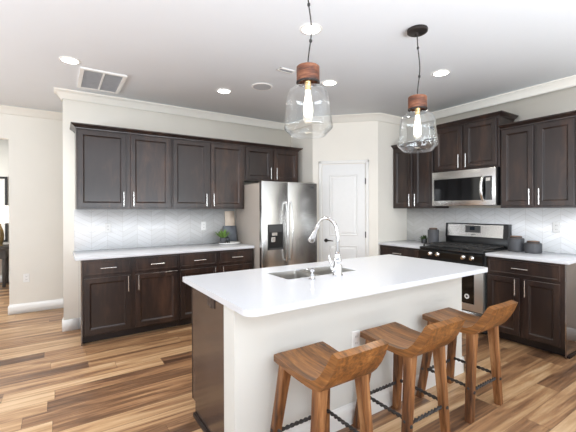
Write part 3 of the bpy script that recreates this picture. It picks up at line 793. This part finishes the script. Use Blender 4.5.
# ---------------------------------------------------------------- outlets
def outlet(fm, a, b, label, mat=PLATE, rocker=False, w=.035, h=.057):
    p = fm(a, b, 0)
    r = thing('switch_plate' if rocker else 'power_outlet', p, label, 'light switch' if rocker else 'power outlet', 'wall plates')
    MB().rectpanel(a - w, a + w, b - h, b + h, [(0, 0), (0, .003), (.003, .006), (.006, .006)], fm).build('plate', mat, r, smooth=False)
    if rocker:
        MB().rectpanel(a - .016, a + .016, b - .033, b + .033, [(0, .005), (0, .007), (.002, .009), (.004, .009)], fm).build('rocker', mat, r, smooth=False)
    else:
        for s in (-1, 1):
            q = MB().rectpanel(a - .016, a + .016, b + s * .021 - .014, b + s * .021 + .014, [(0, .005), (0, .007), (.002, .008), (.004, .008)], fm).build('socket', mat, r, smooth=False)
            mb = MB()
            for dx in (-.006, .006): mb.rectpanel(a + dx - .0015, a + dx + .0015, b + s * .021 - .005, b + s * .021 + .006, [(0, .0075), (0, .0084)], fm)
            mb.build('slot', SLOT, q, smooth=False)
outlet(FMA(YH), -.350, .470, 'white power outlet low on the hall wall at the left')
outlet(FMA(YA - .012), .515, 1.175, 'white power outlet on the tile behind the long counter, toward its left end', PLATE)
outlet(FMA(YA - .012), 1.72, 1.165, 'white power outlet on the tile behind the long counter, left of the plant', PLATE)
outlet(FMB(XB - .012), 1.570, 1.188, 'white power outlet on the tile right of the dark canisters', PLATE)
outlet(FMA(KY0), 1.640, .535, 'white power outlet on the island wall, between the first two stools')
outlet(lambda a, b, d: (IX0 - d, a, b), 2.02, .838, 'dark power outlet on the wood end of the island, just under the top', PLATEB, w=.057, h=.03)

# ---------------------------------------------------------------- things on the counters
def leaf(mb, base, d, length, width, curl=.4):
    d = Vector(d).normalized(); side = d.cross(Vector((0, 0, 1)))
    if side.length < .05: side = Vector((1, 0, 0))
    side.normalize(); nn = side.cross(d)
    rows = []; K = 5
    for k in range(K + 1):
        t = k / K; p = Vector(base) + d * length * t + Vector((0, 0, -curl * length * t * t)) ; wd = width * math.sin(math.pi * min(.98, .12 + t * .86)) * .5
        rows.append([p - side * wd, p - nn * wd * .25, p + side * wd, p - nn * (wd * .25 + .0012)])
    mb.loft(rows)
def potted(loc, pr, ph, label, n, llen, lw, mat, name='potted_plant', el=(20, 80)):
    x, y, z = loc
    r = thing(name, loc, label, 'potted plant')
    MB().lathe([(0, z), (pr * .86, z), (pr * .90, z + .003), (pr, z + ph - .003), (pr - .002, z + ph), (pr - .006, z + ph), (pr - .008, z + ph - .012), (0, z + ph - .012)], (x, y, 0), 28).build('pot', CERAM, r)
    MB().lathe([(0.001, z + ph - .010), (pr - .009, z + ph - .011), (pr - .009, z + ph - .012), (0.001, z + ph - .012)], (x, y, 0), 20).build('soil', SOIL, r)
    mb = MB()
    for i in range(n):
        a = rnd.uniform(0, 2 * math.pi); e_ = math.radians(rnd.uniform(*el)); rr = rnd.uniform(0, pr * .5)
        leaf(mb, (x + rr * math.cos(a), y + rr * math.sin(a), z + ph - .014), (math.cos(a) * math.cos(e_), math.sin(a) * math.cos(e_), math.sin(e_)), llen * rnd.uniform(.7, 1.1), lw * rnd.uniform(.7, 1.2), .16)
    mb.build('foliage', mat, r)
    return r
# oval tray
tx, ty = 2.015, 4.545
mb = MB(); R = []
for k, zz in ((.80, .9145), (.92, .917), (1.0, .932), (.985, .934), (.90, .921), (.78, .9195)):
    R.append([(tx + .160 * k * math.cos(2 * math.pi * i / 40), ty + .105 * k * math.sin(2 * math.pi * i / 40), zz) for i in range(40)])
mb.loft(R)
tag(mb.build('oval_tray', WHITEC), 'shallow white oval tray under the plant on the long counter', 'tray')
potted((1.915, 4.535, .922), .048, .085, 'spiky green plant in a grey pot on the white tray', 60, .150, .020, LEAF, el=(38, 88))
# boards leaning on the backsplash
def board(x0, x1, yb, yt, z0, z1, name, mat, label, cat, th=.012):
    ang = math.atan2(yt - yb, z1 - z0)
    mb = MB(); H = math.hypot(yt - yb, z1 - z0)
    t = bmesh.new(); pts = rrect(x0, x1, 0, H, .012, 5)
    mb.loft([[(x, d, z) for x, z in pts] for d in (0, th)], M=Matrix.Translation((0, yb, z0)) @ Matrix.Rotation(-ang, 4, 'X'))
    return tag(mb.build(name, mat, angle=50), label, cat)
board(2.035, 2.185, 4.722, 4.752, .9155, 1.372, 'serving_board', PALEW, 'tall pale wooden board leaning behind the grey board', 'board')
board(1.990, 2.192, 4.668, 4.706, .9215, 1.158, 'slate_board', SLATE, 'slate grey serving board leaning behind the plant', 'board')
mb = MB(); mb.tube([(2.010 , 4.600, .922)] + [(2.010 + .022 * math.cos(a), 4.600, .972 + .032 * math.sin(a)) for a in [math.pi * k / 8 for k in range(9)]][::-1] + [(2.032, 4.600, .922)], .008, 10)
tag(mb.build('napkin_ring', IRON), 'small black arched ornament between the plant pot and the slate board', 'ornament')

def canister(loc, rad, h, label):
    x, y, z = loc
    r = thing('canister', loc, label, 'canister', 'charcoal canisters by the stove')
    MB().lathe([(0, z), (rad - .006, z), (rad - .001, z + .005), (rad, z + .02), (rad, z + h - .008), (rad - .004, z + h), (0, z + h)], (x, y, 0), 36).build('jar', CERAM, r)
    ld = MB().lathe([(0, z + h), (rad * .70, z + h), (rad * .72, z + h + .004), (rad * .72, z + h + .020), (rad * .66, z + h + .024), (0, z + h + .024)], (x, y, 0), 32).build('lid', LIDW, r)
    MB().lathe([(rad * .721, z + h + .004), (rad * .74, z + h + .004), (rad * .74, z + h + .016), (rad * .721, z + h + .016)], (x, y, 0), 32).build('lid_band', IRON, ld)
    return r
canister((4.315, 1.883, .9145), .080, .148, 'charcoal ceramic canister with wooden lid, the taller one next to the stove')
canister((4.305, 1.708, .9145), .080, .105, 'short wide charcoal canister with wooden lid, right of the taller one')
canister((4.29, 2.905, .9145), .072, .195, 'tall charcoal canister left of the stove')
potted((4.30, 3.055, .9145), .042, .06, 'small leafy plant left of the tall canister by the stove', 40, .085, .026, LEAFD, el=(0, 80))

# ---------------------------------------------------------------- far room seen past the hall wall
r = thing('console_table', (-1.15, 8.30, 0), 'dark console table in the far room at the left edge', 'table')
MB().box(-1.75, -.74, 8.05, 8.60, .68, .74, .004).build('top', CONS, r)
MB().box(-1.70, -.78, 8.08, 8.57, .52, .68).build('apron', CONS, r, smooth=False)
for xx in (-1.70, -.83):
    for yy in (8.10, 8.52): MB().box(xx, xx + .05, yy, yy + .05, 0, .52, .003).build('leg', CONS, r)
r = thing('table_lamp', (-.86, 8.25, .74), 'lamp with lit white shade and amber base on the far console table', 'lamp')
MB().lathe([(0, .7405), (.05, .7405), (.05, .755), (.035, .77), (.055, .85), (.062, .93), (.05, 1.02), (.025, 1.08), (.015, 1.12), (.012, 1.18), (0, 1.18)], (-.87, 8.25, 0), 28).build('base', AMBER, r)
MB().lathe([(.16, 1.16), (.125, 1.48), (.122, 1.48), (.157, 1.16)], (-.87, 8.25, 0), 32).build('lamp_shade', SHADE, r)
r = thing('framed_canvas', (-1.2, 8.68, 1.5), 'tall black-framed pale canvas on the far wall, only its edge showing', 'picture')
MB().box(-1.58, -.84, 8.675, 8.695, .82, 2.00).build('canvas', CANVAS, r, smooth=False)
mb = MB(); mb.box(-1.62, -1.58, 8.66, 8.698, .78, 2.04); mb.box(-.84, -.80, 8.66, 8.698, .78, 2.04); mb.box(-1.58, -.84, 8.66, 8.698, .78, .82); mb.box(-1.58, -.84, 8.66, 8.698, 2.00, 2.04)
mb.build('frame', BLKFR, r, smooth=False)
